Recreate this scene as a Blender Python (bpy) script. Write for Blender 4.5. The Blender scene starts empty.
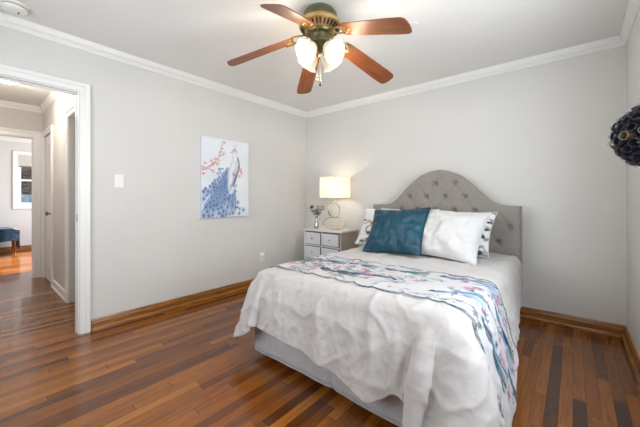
import bpy, bmesh, math, random
import numpy as np
from mathutils import Vector, Matrix, noise

random.seed(7)
rng = np.random.default_rng(11)
R = math.radians
scene = bpy.context.scene
col = scene.collection

# ------------------------------------------------------------------ camera, light, exposure
CAM_H = 1.12
cam = bpy.data.cameras.new('camera'); camo = bpy.data.objects.new('camera', cam); col.objects.link(camo)
cam.sensor_width = 36.0; cam.lens = 16.76; cam.shift_y = -14.5/640
cam.clip_start = 0.02; cam.clip_end = 200
camo.location = (0, 0, CAM_H); camo.rotation_euler = (R(90), 0, R(40.3))
scene.camera = camo
scene.view_settings.view_transform = 'Standard'; scene.view_settings.look = 'None'
scene.view_settings.gamma = 1.0; scene.view_settings.use_curve_mapping = False
scene.view_settings.exposure = 0.50

world = bpy.data.worlds.new('sky'); scene.world = world; world.use_nodes = True
wb = world.node_tree.nodes['Background']
wb.inputs['Color'].default_value = (0.72, 0.86, 1.0, 1); wb.inputs['Strength'].default_value = 1.6

def area(name, loc, rot, sx, sy, power, color=(1, 1, 1), spread=180):
    l = bpy.data.lights.new(name, 'AREA'); l.shape = 'RECTANGLE'; l.size = sx; l.size_y = sy
    l.energy = power; l.color = color; l.spread = R(spread)
    o = bpy.data.objects.new(name, l); o.location = loc; o.rotation_euler = rot; col.objects.link(o); return o
sun = bpy.data.lights.new('sun', 'SUN'); sun.energy = 12.0; sun.angle = R(1.0); sun.color = (1, 0.93, 0.82)
suno = bpy.data.objects.new('sun', sun); suno.rotation_euler = (R(-42), 0, R(8)); col.objects.link(suno)
# daylight entering by the right-hand window, the window behind the camera and the far room's windows
area('daylight_right', (0.345, 1.42, 1.45), (0, R(90), 0), 1.25, 1.10, 25, (0.89, 0.95, 1.0))
area('daylight_front', (-1.75, -0.70, 1.45), (R(90), 0, 0), 1.5, 1.25, 13, (0.93, 0.97, 1.0), 150)
area('daylight_far', (-7.6, 1.96, 1.35), (R(-90), 0, 0), 2.2, 1.3, 38, (0.95, 0.98, 1.0))

# ------------------------------------------------------------------ materials
def srgb(r, g, b):
    f = lambda c: (c/255/12.92) if c/255 <= 0.04045 else ((c/255+0.055)/1.055)**2.4
    return (f(r), f(g), f(b), 1)
def newmat(name, color, rough=0.6, metal=0.0, **kw):
    m = bpy.data.materials.new(name); m.use_nodes = True
    b = m.node_tree.nodes['Principled BSDF']
    b.inputs['Base Color'].default_value = color
    b.inputs['Roughness'].default_value = rough; b.inputs['Metallic'].default_value = metal
    for k, v in kw.items(): b.inputs[k.replace('_', ' ')].default_value = v
    return m
class NT:
    def __init__(s, m): s.t = m.node_tree; s.b = s.t.nodes.get('Principled BSDF')
    def n(s, typ, **kw):
        x = s.t.nodes.new(typ)
        for k, v in kw.items(): setattr(x, k, v)
        return x
    def l(s, a, b): s.t.links.new(a, b)
    def math(s, op, a, b=None):
        x = s.n('ShaderNodeMath', operation=op)
        for i, v in enumerate((a, b)):
            if v is None: continue
            if isinstance(v, (int, float)): x.inputs[i].default_value = v
            else: s.l(v, x.inputs[i])
        return x.outputs[0]
    def ramp(s, fac, stops):
        r = s.n('ShaderNodeValToRGB'); e = r.color_ramp.elements
        while len(e) < len(stops): e.new(0.5)
        for i, (p, c) in enumerate(stops): e[i].position = p; e[i].color = c
        s.l(fac, r.inputs[0]); return r.outputs[0]
    def noise(s, vec, scale, detail=3, rough=0.5):
        x = s.n('ShaderNodeTexNoise'); x.inputs['Scale'].default_value = scale
        x.inputs['Detail'].default_value = detail; x.inputs['Roughness'].default_value = rough
        s.l(vec, x.inputs['Vector']); return x.outputs['Fac']
    def coords(s, scale=(1, 1, 1)):
        tc = s.n('ShaderNodeTexCoord'); mp = s.n('ShaderNodeMapping'); mp.inputs['Scale'].default_value = scale
        s.l(tc.outputs['Object'], mp.inputs['Vector']); return mp.outputs[0]
    def bump(s, h, strength=0.2, dist=0.01):
        x = s.n('ShaderNodeBump'); x.inputs['Strength'].default_value = strength; x.inputs['Distance'].default_value = dist
        s.l(h, x.inputs['Height']); s.l(x.outputs[0], s.b.inputs['Normal'])
def mottled(name, c1, c2, scale=4, rough=0.6, bump=0.0, bscale=200, bdist=0.002, stretch=(1, 1, 1), metal=0, **kw):
    m = newmat(name, c1, rough, metal, **kw); t = NT(m); v = t.coords(stretch)
    f = t.noise(v, scale, 4)
    t.l(t.ramp(f, [(0.3, c1), (0.7, c2)]), t.b.inputs['Base Color'])
    if bump: t.bump(t.noise(v, bscale, 3), bump, bdist)
    return m

M = {}
M['wall'] = mottled('wall_paint', srgb(213, 212, 209), srgb(216, 215, 212), 2, 0.75, 0.35, 45, 0.003)
M['ceiling'] = mottled('ceiling_paint', srgb(229, 228, 226), srgb(232, 231, 229), 2, 0.8, 0.3, 35, 0.003)
M['hall_wall'] = mottled('hall_wall_paint', srgb(206, 202, 197), srgb(209, 205, 200), 2, 0.75, 0.2, 60, 0.002)
M['far_wall'] = mottled('far_room_paint', srgb(214, 213, 211), srgb(218, 217, 215), 2, 0.75)
M['trim'] = mottled('white_gloss_trim', srgb(234, 234, 232), srgb(236, 236, 234), 3, 0.35)
M['door'] = mottled('white_door_paint', srgb(222, 219, 214), srgb(226, 223, 218), 3, 0.4)
def floor_mat():
    m = newmat('oak_strip_floor', (0.2, 0.07, 0.03, 1), 0.2); t = NT(m)
    tc = t.n('ShaderNodeTexCoord'); sep = t.n('ShaderNodeSeparateXYZ'); t.l(tc.outputs['Object'], sep.inputs[0])
    X, Y = sep.outputs[0], sep.outputs[1]
    xs = t.math('DIVIDE', X, 0.057); ci = t.math('FLOOR', xs); fx = t.math('FRACT', xs)
    wn = t.n('ShaderNodeTexWhiteNoise', noise_dimensions='1D'); t.l(ci, wn.inputs['W'])
    ys = t.math('ADD', t.math('DIVIDE', Y, 1.25), t.math('MULTIPLY', wn.outputs[0], 9.0))
    yi = t.math('FLOOR', ys); fy = t.math('FRACT', ys)
    cb = t.n('ShaderNodeCombineXYZ'); t.l(ci, cb.inputs[0]); t.l(yi, cb.inputs[1])
    w2 = t.n('ShaderNodeTexWhiteNoise', noise_dimensions='2D'); t.l(cb.outputs[0], w2.inputs['Vector'])
    base = t.ramp(w2.outputs[0], [(0.0, srgb(66, 36, 17)), (0.12, srgb(98, 54, 20)), (0.45, srgb(127, 73, 25)),
                                  (0.8, srgb(143, 84, 29)), (1.0, srgb(158, 98, 37))])
    off = t.n('ShaderNodeCombineXYZ'); t.l(t.math('MULTIPLY', X, 42.0), off.inputs[0]); t.l(t.math('MULTIPLY', Y, 2.6), off.inputs[1])
    t.l(t.math('MULTIPLY', w2.outputs[0], 37.0), off.inputs[2])
    g = t.noise(off.outputs[0], 1.6, 6, 0.65)
    grain = t.ramp(g, [(0.3, (0.55, 0.5, 0.46, 1)), (0.52, (1, 1, 1, 1)), (0.75, (1.18, 1.14, 1.08, 1))])
    mx = t.n('ShaderNodeMixRGB', blend_type='MULTIPLY'); mx.inputs[0].default_value = 0.85
    t.l(base, mx.inputs[1]); t.l(grain, mx.inputs[2])
    ex = t.math('MINIMUM', fx, t.math('SUBTRACT', 1.0, fx)); ey = t.math('MINIMUM', fy, t.math('SUBTRACT', 1.0, fy))
    gap = t.math('MINIMUM', t.math('DIVIDE', ex, 0.022), t.math('DIVIDE', ey, 0.0022)); gap = t.math('MINIMUM', gap, 1.0)
    m2 = t.n('ShaderNodeMixRGB'); t.l(gap, m2.inputs[0]); m2.inputs[1].default_value = srgb(40, 18, 9); t.l(mx.outputs[0], m2.inputs[2])
    t.l(m2.outputs[0], t.b.inputs['Base Color'])
    wv = t.noise(tc.outputs['Object'], 2.5, 2)
    h = t.math('ADD', t.math('MULTIPLY', gap, 0.25), t.math('ADD', t.math('MULTIPLY', w2.outputs[0], 0.25), t.math('MULTIPLY', wv, 1.5)))
    t.bump(h, 0.22, 0.003)
    t.b.inputs['Roughness'].default_value = 0.24
    t.b.inputs['Specular IOR Level'].default_value = 0.3; t.b.inputs['Coat Weight'].default_value = 0.3; t.b.inputs['Coat Roughness'].default_value = 0.05
    return m
M['floor'] = floor_mat()
def wood(name, dark, mid, light, stretch, rough=0.3, scale=3.0):
    m = newmat(name, mid, rough); t = NT(m); v = t.coords(stretch)
    f = t.noise(v, scale, 6, 0.65)
    t.l(t.ramp(f, [(0.3, dark), (0.5, mid), (0.72, light)]), t.b.inputs['Base Color'])
    t.bump(f, 0.1, 0.002); return m
wd = (srgb(92, 52, 18), srgb(146, 94, 40), srgb(178, 124, 60))
M['base_y'] = wood('stained_baseboard_wood_a', *wd, (18, 1.4, 18), 0.28)
M['base_x'] = wood('stained_baseboard_wood_b', *wd, (1.4, 18, 18), 0.28)
M['blade'] = wood('fan_blade_wood', srgb(78, 40, 20), srgb(112, 62, 32), srgb(136, 82, 46), (1.2, 16, 16), 0.42)
M['leg_wood'] = wood('orange_leg_wood', srgb(120, 62, 26), srgb(160, 92, 44), srgb(190, 120, 66), (10, 10, 1.5), 0.4)
M['brass'] = newmat('antique_brass', srgb(196, 168, 112), 0.28, 1.0)
M['gold'] = newmat('polished_gold', srgb(222, 190, 128), 0.18, 1.0)
M['verdigris'] = mottled('olive_bronze', srgb(92, 92, 66), srgb(124, 120, 86), 12, 0.32, metal=0.75)
M['dark'] = newmat('dark_recess', srgb(28, 26, 24), 0.6)
M['chrome'] = newmat('chrome', srgb(200, 200, 200), 0.15, 1.0)
M['nickel'] = newmat('brushed_nickel', srgb(150, 145, 138), 0.3, 1.0)
M['plastic'] = newmat('white_plastic', srgb(236, 235, 230), 0.35)
M['plastic_grey'] = newmat('detector_slot_grey', srgb(120, 118, 112), 0.5)
M['sheet'] = None
def cloth(name, c1, c2, wr=0.5, scale=9, weave=420, rough=0.9, sheen=0.2):
    m = newmat(name, c1, rough); t = NT(m); v = t.coords((1, 1, 1))
    f = t.noise(v, scale, 5, 0.6); w = t.noise(v, weave, 2)
    t.l(t.ramp(f, [(0.3, c1), (0.7, c2)]), t.b.inputs['Base Color'])
    fine = t.noise(v, scale*4.5, 5, 0.6)
    h = t.math('ADD', t.math('ADD', f, t.math('MULTIPLY', fine, 0.35)), t.math('MULTIPLY', w, 0.04)); t.bump(h, wr, 0.02)
    t.b.inputs['Sheen Weight'].default_value = sheen
    return m
M['duvet'] = cloth('white_crinkled_cotton', srgb(181, 177, 175), srgb(190, 186, 184), 0.28, 7)
M['pillow_white'] = cloth('white_pillow_cotton', srgb(200, 199, 199), srgb(206, 205, 205), 0.6, 8)
M['skirt'] = cloth('pale_grey_skirt_cotton', srgb(178, 176, 178), srgb(187, 185, 187), 0.35, 14)
M['velvet'] = cloth('teal_velvet', srgb(0, 52, 70), srgb(2, 74, 94), 0.5, 6, rough=0.42, sheen=0.0)
M['navy'] = cloth('navy_throw', srgb(14, 40, 66), srgb(28, 62, 94), 0.6, 16, sheen=0.3)
M['piping'] = newmat('dark_navy_piping', srgb(10, 30, 44), 0.8)
M['linen'] = cloth('grey_linen_upholstery', srgb(136, 130, 124), srgb(144, 138, 132), 0.15, 20, 300)
M['cushion'] = cloth('cream_cushion', srgb(205, 190, 170), srgb(215, 200, 180), 0.2, 14)
M['mattress'] = newmat('mattress_ticking', srgb(220, 218, 214), 0.9)
M['stand'] = mottled('silvery_white_nightstand', srgb(214, 213, 211), srgb(220, 219, 217), 5, 0.35)
M['stand_face'] = mottled('pale_drawer_face', srgb(206, 208, 212), srgb(214, 216, 220), 5, 0.25)
M['stand_edge'] = newmat('grey_drawer_edge', srgb(96, 94, 92), 0.4)
M['stand_side'] = mottled('shaded_taupe_nightstand_side', srgb(178, 166, 152), srgb(186, 174, 160), 5, 0.4)  # brownish shading on the stand's right side, put into the colour
M['leaf'] = mottled('dark_green_leaf', srgb(34, 58, 34), srgb(62, 84, 50), 25, 0.5)
M['leaf_pale'] = mottled('pale_green_leaf', srgb(120, 138, 92), srgb(150, 164, 116), 25, 0.5)
M['stem'] = newmat('plant_stem', srgb(70, 74, 42), 0.6)
M['silver'] = newmat('silver_vase_glaze', srgb(190, 186, 180), 0.2, 0.9)
M['petal'] = newmat('glossy_black_cup', srgb(52, 54, 68), 0.28, 0.4)
M['petal_tip'] = newmat('bronze_cup_rim', srgb(84, 80, 74), 0.3, 0.8)
M['cup_bronze'] = newmat('bronze_cup', srgb(150, 140, 116), 0.3, 0.8)
M['bark'] = newmat('tree_bark', srgb(60, 44, 36), 0.9)
M['foliage'] = mottled('russet_foliage', srgb(48, 38, 34), srgb(120, 84, 76), 9, 0.8)
M['fence'] = mottled('blue_grey_fence', srgb(104, 128, 144), srgb(128, 150, 164), 6, 0.8)
M['grass'] = mottled('ground_outside', srgb(80, 92, 60), srgb(110, 110, 80), 6, 0.9)
M['blind'] = mottled('cellular_blind', srgb(206, 203, 196), srgb(214, 211, 204), 20, 0.8)
def glow(name, color, strength, base=(0.9, 0.88, 0.84, 1)):
    return newmat(name, base, 0.4, 0, Emission_Color=color, Emission_Strength=strength)
def glass(name):
    m = bpy.data.materials.new(name); m.use_nodes = True; t = m.node_tree
    t.nodes.remove(t.nodes['Principled BSDF']); out = t.nodes['Material Output']
    mix = t.nodes.new('ShaderNodeMixShader'); tr = t.nodes.new('ShaderNodeBsdfTransparent'); gl = t.nodes.new('ShaderNodeBsdfGlossy')
    gl.inputs['Roughness'].default_value = 0.02; mix.inputs[0].default_value = 0.06
    t.links.new(tr.outputs[0], mix.inputs[1]); t.links.new(gl.outputs[0], mix.inputs[2])
    t.links.new(mix.outputs[0], out.inputs[0]); return m
M['glass'] = glass('window_glass')
M['bulb'] = glow('lit_bulb', (1, 0.84, 0.62, 1), 5)
M['hall_dome'] = glow('lit_hall_dome', (1, 0.93, 0.82, 1), 9)
M['shade'] = newmat('frosted_glass_shade', srgb(214, 200, 176), 0.3, 0, Emission_Color=(1, 0.84, 0.62, 1), Emission_Strength=0.22)
def lampshade():
    m = bpy.data.materials.new('lit_linen_lampshade'); m.use_nodes = True; t = NT(m)
    t.b.inputs['Base Color'].default_value = srgb(238, 230, 216); t.b.inputs['Roughness'].default_value = 0.9
    tl = t.n('ShaderNodeBsdfTranslucent'); tl.inputs[0].default_value = srgb(244, 232, 212)
    mx = t.n('ShaderNodeMixShader'); mx.inputs[0].default_value = 0.55
    t.l(t.b.outputs[0], mx.inputs[1]); t.l(tl.outputs[0], mx.inputs[2]); t.l(mx.outputs[0], t.t.nodes['Material Output'].inputs[0]); return m
M['lampshade'] = lampshade()
def attr_mat(name, rough=0.9, bump=0.0, scale=11):
    m = newmat(name, (1, 1, 1, 1), rough); t = NT(m); a = t.n('ShaderNodeAttribute', attribute_name='Col')
    t.l(a.outputs['Color'], t.b.inputs['Base Color'])
    if bump: t.bump(t.noise(t.coords(), scale, 5), bump, 0.02)
    return m
M['print'] = attr_mat('floral_print_cotton', 0.9, 0.3); M['canvas'] = attr_mat('painted_canvas', 0.7)

# ------------------------------------------------------------------ object helpers
def bm_new(): return bmesh.new()
def obj(name, bm, mat, parent=None, smooth=None, loc=None):
    me = bpy.data.meshes.new(name)
    if isinstance(bm, bmesh.types.BMesh): bm.normal_update(); bm.to_mesh(me); bm.free()
    else: me.from_pydata(*bm)
    me.materials.append(mat)
    o = bpy.data.objects.new(name, me); col.objects.link(o)
    if parent: o.parent = parent
    if loc: o.location = loc
    if smooth is not None:
        me.polygons.foreach_set('use_smooth', [True]*len(me.polygons))
        if smooth < 180: 
            try: me.set_sharp_from_angle(angle=R(smooth))
            except Exception: pass
    me.update(); return o
def tag(o, label=None, cat=None, group=None, kind=None):
    if label: o['label'] = label
    if cat: o['category'] = cat
    if group: o['group'] = group
    if kind: o['kind'] = kind
    return o
def empty(name, loc, label, cat, rz=0, group=None):
    o = bpy.data.objects.new(name, None); o.empty_display_size = 0.05; o.location = loc; o.rotation_euler = (0, 0, rz)
    col.objects.link(o); return tag(o, label, cat, group)
def box(bm, x0, x1, y0, y1, z0, z1, mat=None):
    vs = [bm.verts.new(p) for p in ((x0,y0,z0),(x1,y0,z0),(x1,y1,z0),(x0,y1,z0),(x0,y0,z1),(x1,y0,z1),(x1,y1,z1),(x0,y1,z1))]
    if mat is not None:
        for v in vs: v.co = mat @ v.co
    for f in ((0,3,2,1),(4,5,6,7),(0,1,5,4),(1,2,6,5),(2,3,7,6),(3,0,4,7)): bm.faces.new([vs[i] for i in f])
    return vs
def bevel(bm, w, seg=2):
    bmesh.ops.bevel(bm, geom=list(bm.edges), offset=w, segments=seg, profile=0.5, affect='EDGES', clamp_overlap=True)
    return bm
def bbox(x0, x1, y0, y1, z0, z1, bev=0.0, seg=2):
    bm = bm_new(); box(bm, x0, x1, y0, y1, z0, z1)
    if bev: bevel(bm, bev, seg)
    return bm
def lathe(bm, prof, seg=32, mat=Matrix(), close=False):
    rings = []
    for r, z in prof:
        if r < 1e-6: rings.append([bm.verts.new(mat @ Vector((0, 0, z)))])
        else: rings.append([bm.verts.new(mat @ Vector((r*math.cos(2*math.pi*i/seg), r*math.sin(2*math.pi*i/seg), z))) for i in range(seg)])
    for a, b in zip(rings, rings[1:]):
        for i in range(seg):
            j = (i+1) % seg
            if len(a) == 1 and len(b) == 1: continue
            if len(a) == 1: bm.faces.new((a[0], b[j], b[i]))
            elif len(b) == 1: bm.faces.new((a[i], a[j], b[0]))
            else: bm.faces.new((a[i], a[j], b[j], b[i]))
    return bm
def tube(bm, pts, r, seg=8, closed=False, cap=True):
    pts = [Vector(p) for p in pts]; n = len(pts); rings = []; up = None
    for i, p in enumerate(pts):
        if closed: t = (pts[(i+1) % n]-pts[i-1]).normalized()
        else: t = (pts[min(i+1, n-1)]-pts[max(i-1, 0)]).normalized()
        if up is None: up = t.orthogonal().normalized()
        up = (up - t*up.dot(t)).normalized(); s = t.cross(up)
        rr = r[i] if isinstance(r, (list, tuple)) else r
        rings.append([bm.verts.new(p+(up*math.cos(2*math.pi*k/seg)+s*math.sin(2*math.pi*k/seg))*rr) for k in range(seg)])
    m = n if closed else n-1
    for i in range(m):
        a, b = rings[i], rings[(i+1) % n]
        if closed and i == n-1:   # align the seam
            k0 = min(range(seg), key=lambda k: (b[k].co-a[0].co).length); b = b[k0:]+b[:k0]
        for k in range(seg): bm.faces.new((a[k], a[(k+1) % seg], b[(k+1) % seg], b[k]))
    if cap and not closed: bm.faces.new(rings[0][::-1]); bm.faces.new(rings[-1])
    return bm
def extrude_profile(prof, p0, p1, out, up=(0, 0, 1)):
    """closed profile [(out, up)] swept from p0 to p1"""
    bm = bm_new(); p0, p1, out, up = map(Vector, (p0, p1, out, up))
    a = [bm.verts.new(p0+out*x+up*z) for x, z in prof]; b = [bm.verts.new(p1+out*x+up*z) for x, z in prof]
    n = len(prof)
    for i in range(n): bm.faces.new((a[i], a[(i+1) % n], b[(i+1) % n], b[i]))
    bm.faces.new(a[::-1]); bm.faces.new(b); bmesh.ops.recalc_face_normals(bm, faces=bm.faces); return bm
def struct(name, bm, mat, parent=None, **k):
    o = obj(name, bm, mat, parent, **k)
    if not parent: o['kind'] = 'structure'
    return o
def grid_mesh(P, flip=False):
    """P: (n, m, 3) array -> pydata"""
    n, m = P.shape[:2]; idx = np.arange(n*m).reshape(n, m)
    f = np.stack([idx[:-1, :-1], idx[1:, :-1], idx[1:, 1:], idx[:-1, 1:]], -1).reshape(-1, 4)
    if flip: f = f[:, ::-1]
    return (P.reshape(-1, 3).tolist(), [], f.tolist())
def set_col(o, C):
    C = np.clip(C.reshape(-1, 3), 0, 1); lin = np.where(C <= 0.04045, C/12.92, ((C+0.055)/1.055)**2.4)
    a = o.data.color_attributes.new('Col', 'FLOAT_COLOR', 'POINT')
    a.data.foreach_set('color', np.concatenate([lin, np.ones((len(lin), 1))], 1).astype(np.float32).ravel())

# ------------------------------------------------------------------ the room
XL, XR, YB, YF, H = -3.12, 0.33, 3.35, -0.75, 2.44
DY0, DY1, DH = -0.20, 0.592, 2.01         # bedroom doorway in the left wall
HX1, HY0, HY1 = -5.85, -0.42, 0.70       # hall
FX, FY0, FY1 = -9.20, -1.6, 2.0          # far room
T = 0.12; TL = 0.085
YB2 = 3.43      # the back wall is not quite square to the side walls
ob = Vector((YB2-YB, -(XR-XL), 0)).normalized()
struct('floor', bbox(FX-0.1, XR+T, -1.8, YB2+T, -0.1, 0), M['floor'])
bm = bm_new(); box(bm, XL, XR+T, YF-T, YB2+T, H, H+0.1); struct('ceiling', bm, M['ceiling'])
bm = bm_new(); box(bm, HX1, XL-TL+0.12, HY0-T, HY1+T, H, H+0.1); struct('ceiling_hall', bm, M['ceiling'])
bm = bm_new(); box(bm, FX-T, HX1, FY0-T, FY1+T, H+0.02, H+0.12); struct('ceiling_far_room', bm, M['ceiling'])
bm = bm_new(); box(bm, XL-TL, XL, YF-T, DY0, 0, H); box(bm, XL-TL, XL, DY1, YB+T, 0, H); box(bm, XL-TL, XL, DY0, DY1, DH, H)
struct('wall_left', bm, M['wall'])
def back_box(o0, o1, z0, z1):
    bm = bm_new(); mt = Matrix.Identity(4); vs = box(bm, XL, XR+T, 0, 1, z0, z1)
    for v in vs: v.co.y = YB+(v.co.x-XL)/(XR-XL)*(YB2-YB)+(o0 if v.co.y < .5 else o1)
    return bm
struct('wall_back', back_box(0, T, 0, H), M['wall'])
def wall_with_hole(axis, a0, a1, t0, t1, h0, h1, z0, z1, zt=H):
    bm = bm_new()
    def B(p, q, lo, hi):
        if axis == 'x': box(bm, p, q, t0, t1, lo, hi)
        else: box(bm, t0, t1, p, q, lo, hi)
    B(a0, h0, 0, zt); B(h1, a1, 0, zt)
    if z0 > 0: B(h0, h1, 0, z0)
    B(h0, h1, z1, zt); return bm
struct('wall_right', wall_with_hole('y', YF-T, YB2, XR, XR+T, 0.85, 2.00, 0.80, 2.10), M['wall'])
struct('wall_front', wall_with_hole('x', XL, XR, YF-T, YF, -2.5, -1.0, 0.80, 2.10), M['wall'])

crown = [(0, 0), (0.072, 0), (0.072, -0.010), (0.064, -0.014), (0.058, -0.026), (0.044, -0.044), (0.026, -0.056), (0.018, -0.060), (0.018, -0.070), (0.010, -0.074), (0.010, -0.092), (0, -0.092)]
def crown_run(name, p0, p1, out, mat='trim', s=0.85): return struct(name, extrude_profile([(a*s*0.7, b*s) for a, b in crown], p0, p1, out), M[mat])
crown_run('trim_1', (XL, YF, H), (XL, YB, H), (1, 0, 0))
crown_run('trim_2', (XL, YB, H), (XR, YB2, H), ob)
crown_run('trim_3', (XR, YF, H), (XR, YB2, H), (-1, 0, 0))
crown_run('trim_4', (XL, YF, H), (XR, YF, H), (0, 1, 0))
basep = [(0, 0), (0.030, 0), (0.030, 0.012), (0.024, 0.022), (0.016, 0.026), (0.016, 0.066), (0.011, 0.076), (0.013, 0.084), (0.008, 0.096), (0, 0.098)]
def base_run(name, p0, p1, out, ax, prof=basep, mat=None):
    return struct(name, extrude_profile(prof, p0, p1, out), mat or M['base_'+ax])
base_run('baseboard_left', (XL, 0.673, 0), (XL, YB, 0), (1, 0, 0), 'y')
base_run('baseboard_back', (XL, YB, 0), (XR, YB2, 0), ob, 'x')
base_run('baseboard_right', (XR, YF, 0), (XR, YB2, 0), (-1, 0, 0), 'y')
base_run('baseboard_front', (XL, YF, 0), (XR, YF, 0), (0, 1, 0), 'x')

cas = [(0, 0), (0.010, 0), (0.015, 0.005), (0.015, 0.048), (0.022, 0.058), (0.024, 0.066), (0.024, 0.086), (0.018, 0.092), (0, 0.092)]
def casing(name, axis, face, a0, a1, top, out, w=1.0, mat='trim', sill=None, foot=0.0):
    """door casing on a wall plane; axis = direction the wall runs"""
    bm = bm_new()
    prof = [(x, y*w) for x, y in cas]
    def V(a, x, z): return Vector((a, face+out*x, z)) if axis == 'x' else Vector((face+out*x, a, z))
    rings = []
    if sill is None: path = [(a0, foot, -1, 0), (a0, top, -1, 1), (a1, top, 1, 1), (a1, foot, 1, 0)]
    else: path = [(a0, sill, -1, -1), (a0, top, -1, 1), (a1, top, 1, 1), (a1, sill, 1, -1)]
    for a, z, da, dz in path: rings.append([bm.verts.new(V(a+da*y, x, z+dz*y)) for x, y in prof])
    n = len(prof); seq = list(zip(rings, rings[1:]))
    if sill is not None: seq.append((rings[-1], rings[0]))
    for r0, r1 in seq:
        for i in range(n): bm.faces.new((r0[i], r0[(i+1) % n], r1[(i+1) % n], r1[i]))
    if sill is None: bm.faces.new(rings[0]); bm.faces.new(rings[-1])
    bmesh.ops.recalc_face_normals(bm, faces=bm.faces)
    return struct(name, bm, M[mat])
casing('trim_5', 'y', XL, DY0, DY1, DH, 1, 0.80)
casing('trim_6', 'y', XL-TL, DY0-0.02, DY1+0.02, DH+0.02, -1, 0.8)
bm = bm_new(); jt = 0.008
box(bm, XL-TL, XL, DY1-jt, DY1+0.002, 0, DH); box(bm, XL-TL, XL, DY0-0.002, DY0+jt, 0, DH); box(bm, XL-TL, XL, DY0+jt, DY1-jt, DH-jt, DH)
box(bm, XL-0.07, XL-0.045, DY1-jt-0.006, DY1-jt, 0, DH-jt); box(bm, XL-0.07, XL-0.045, DY0+jt+0.006, DY1-jt-0.006, DH-jt-0.010, DH-jt)
struct('trim_7', bm, M['trim'])
# strike plate on the jamb
tag(obj('strike_plate', bbox(XL-0.036, XL-0.012, DY1-jt-0.003, DY1-jt, 0.93, 0.99, 0.001), M['nickel']), 'small metal strike plate set in the white bedroom door jamb', 'strike plate')

# ------------------------------------------------------------------ hall
NX0, NX1 = -4.14, -3.36     # near cupboard door
GX0, GX1 = -5.74, -5.12     # narrow far door
bm = bm_new()
for a, b in ((HX1, GX0), (GX1, NX0), (NX1, XL-TL)): box(bm, a, b, HY1, HY1+T, 0, H)
for a, b in ((GX0, GX1), (NX0, NX1)): box(bm, a, b, HY1, HY1+T, 2.0, H)
box(bm, HX1, XL-TL, HY1+T, HY1+T+0.02, 0, H)
struct('wall_hall_right', bm, M['hall_wall'])
struct('wall_hall_left', bbox(HX1, XL-TL, HY0-T, HY0, 0, H), M['hall_wall'])
EY0, EY1, EH = -0.28, 0.597, 1.99
struct('wall_hall_end', wall_with_hole('y', FY0, FY1, HX1-T, HX1, EY0, EY1, 0, EH, H+0.02), M['hall_wall'])
crown_run('trim_8', (HX1, HY0, H), (HX1, HY1, H), (1, 0, 0)); crown_run('trim_9', (HX1, HY1, H), (XL-TL, HY1, H), (0, -1, 0))
casing('trim_10', 'y', HX1, EY0, EY1, EH, 1)
bm = bm_new(); box(bm, HX1-T, HX1, EY1-jt, EY1+0.002, 0, EH); box(bm, HX1-T, HX1, EY0, EY0+jt, 0, EH); box(bm, HX1-T, HX1, EY0+jt, EY1-jt, EH-jt, EH)
struct('trim_11', bm, M['trim'])
casing('trim_12', 'x', HY1, NX0, NX1, 2.0, -1, 0.85); casing('trim_13', 'x', HY1, GX0+0.01, GX1, 2.0, -1, 0.75)
hb = [(0, 0), (0.022, 0), (0.022, 0.014), (0.012, 0.022), (0.012, 0.09), (0, 0.1)]
base_run('baseboard_hall', (GX1+0.07, HY1, 0), (NX0-0.08, HY1, 0), (0, -1, 0), 'x', hb, M['trim'])
def panel_door(name, x0, x1, y, knob_x):
    d = struct(name, None or bbox(x0+0.004, x1-0.004, y, y+0.035, 0.008, 1.992, 0.002), M['door'])
    bm = bm_new(); w = x1-x0; m = 0.09
    for z0, z1 in ((0.2, 0.95), (1.08, 1.85)):
        tube(bm, [(x0+m, y, z0), (x0+m, y, z1), (x1-m, y, z1), (x1-m, y, z0)], 0.008, 6, closed=True)
    obj('panel_moulding', bm, M['door'], d)
    bm = bm_new(); mt = Matrix.Translation((knob_x, y, 0.93)) @ Matrix.Rotation(R(90), 4, 'X')
    lathe(bm, [(0, 0), (0.03, 0), (0.03, 0.005), (0.01, 0.008), (0.01, 0.035), (0.022, 0.042), (0.028, 0.055), (0.024, 0.066), (0, 0.07)], 20, mt)
    k = obj('door_knob', bm, M['nickel'], d, smooth=40); tag(k, 'round metal knob'); return d
panel_door('door_1', GX0, GX1, HY1+0.004, GX1-0.06)
panel_door('door_2', NX0, NX1, HY1+0.05, NX1-0.06)
bm = lathe(bm_new(), [(0, 2.332), (0.06, 2.337), (0.11, 2.355), (0.142, 2.385), (0.15, 2.42)], 32)
t = empty('ceiling_light', (-4.48, 0.25, 0), 'lit round dome light on the hall ceiling', 'ceiling light')
tag(obj('diffuser', bm, M['hall_dome'], t, smooth=60), 'glowing white dome')
obj('base_ring', lathe(bm_new(), [(0.15, 2.41), (0.158, 2.412), (0.158, 2.44), (0, 2.44)], 32), M['nickel'], t, smooth=40)
pl = bpy.data.lights.new('hall_bulb', 'POINT'); pl.energy = 13; pl.color = (1, 0.93, 0.85); pl.shadow_soft_size = 0.1
po = bpy.data.objects.new('hall_bulb', pl); po.location = (-4.48, 0.25, 2.25); col.objects.link(po)

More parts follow.
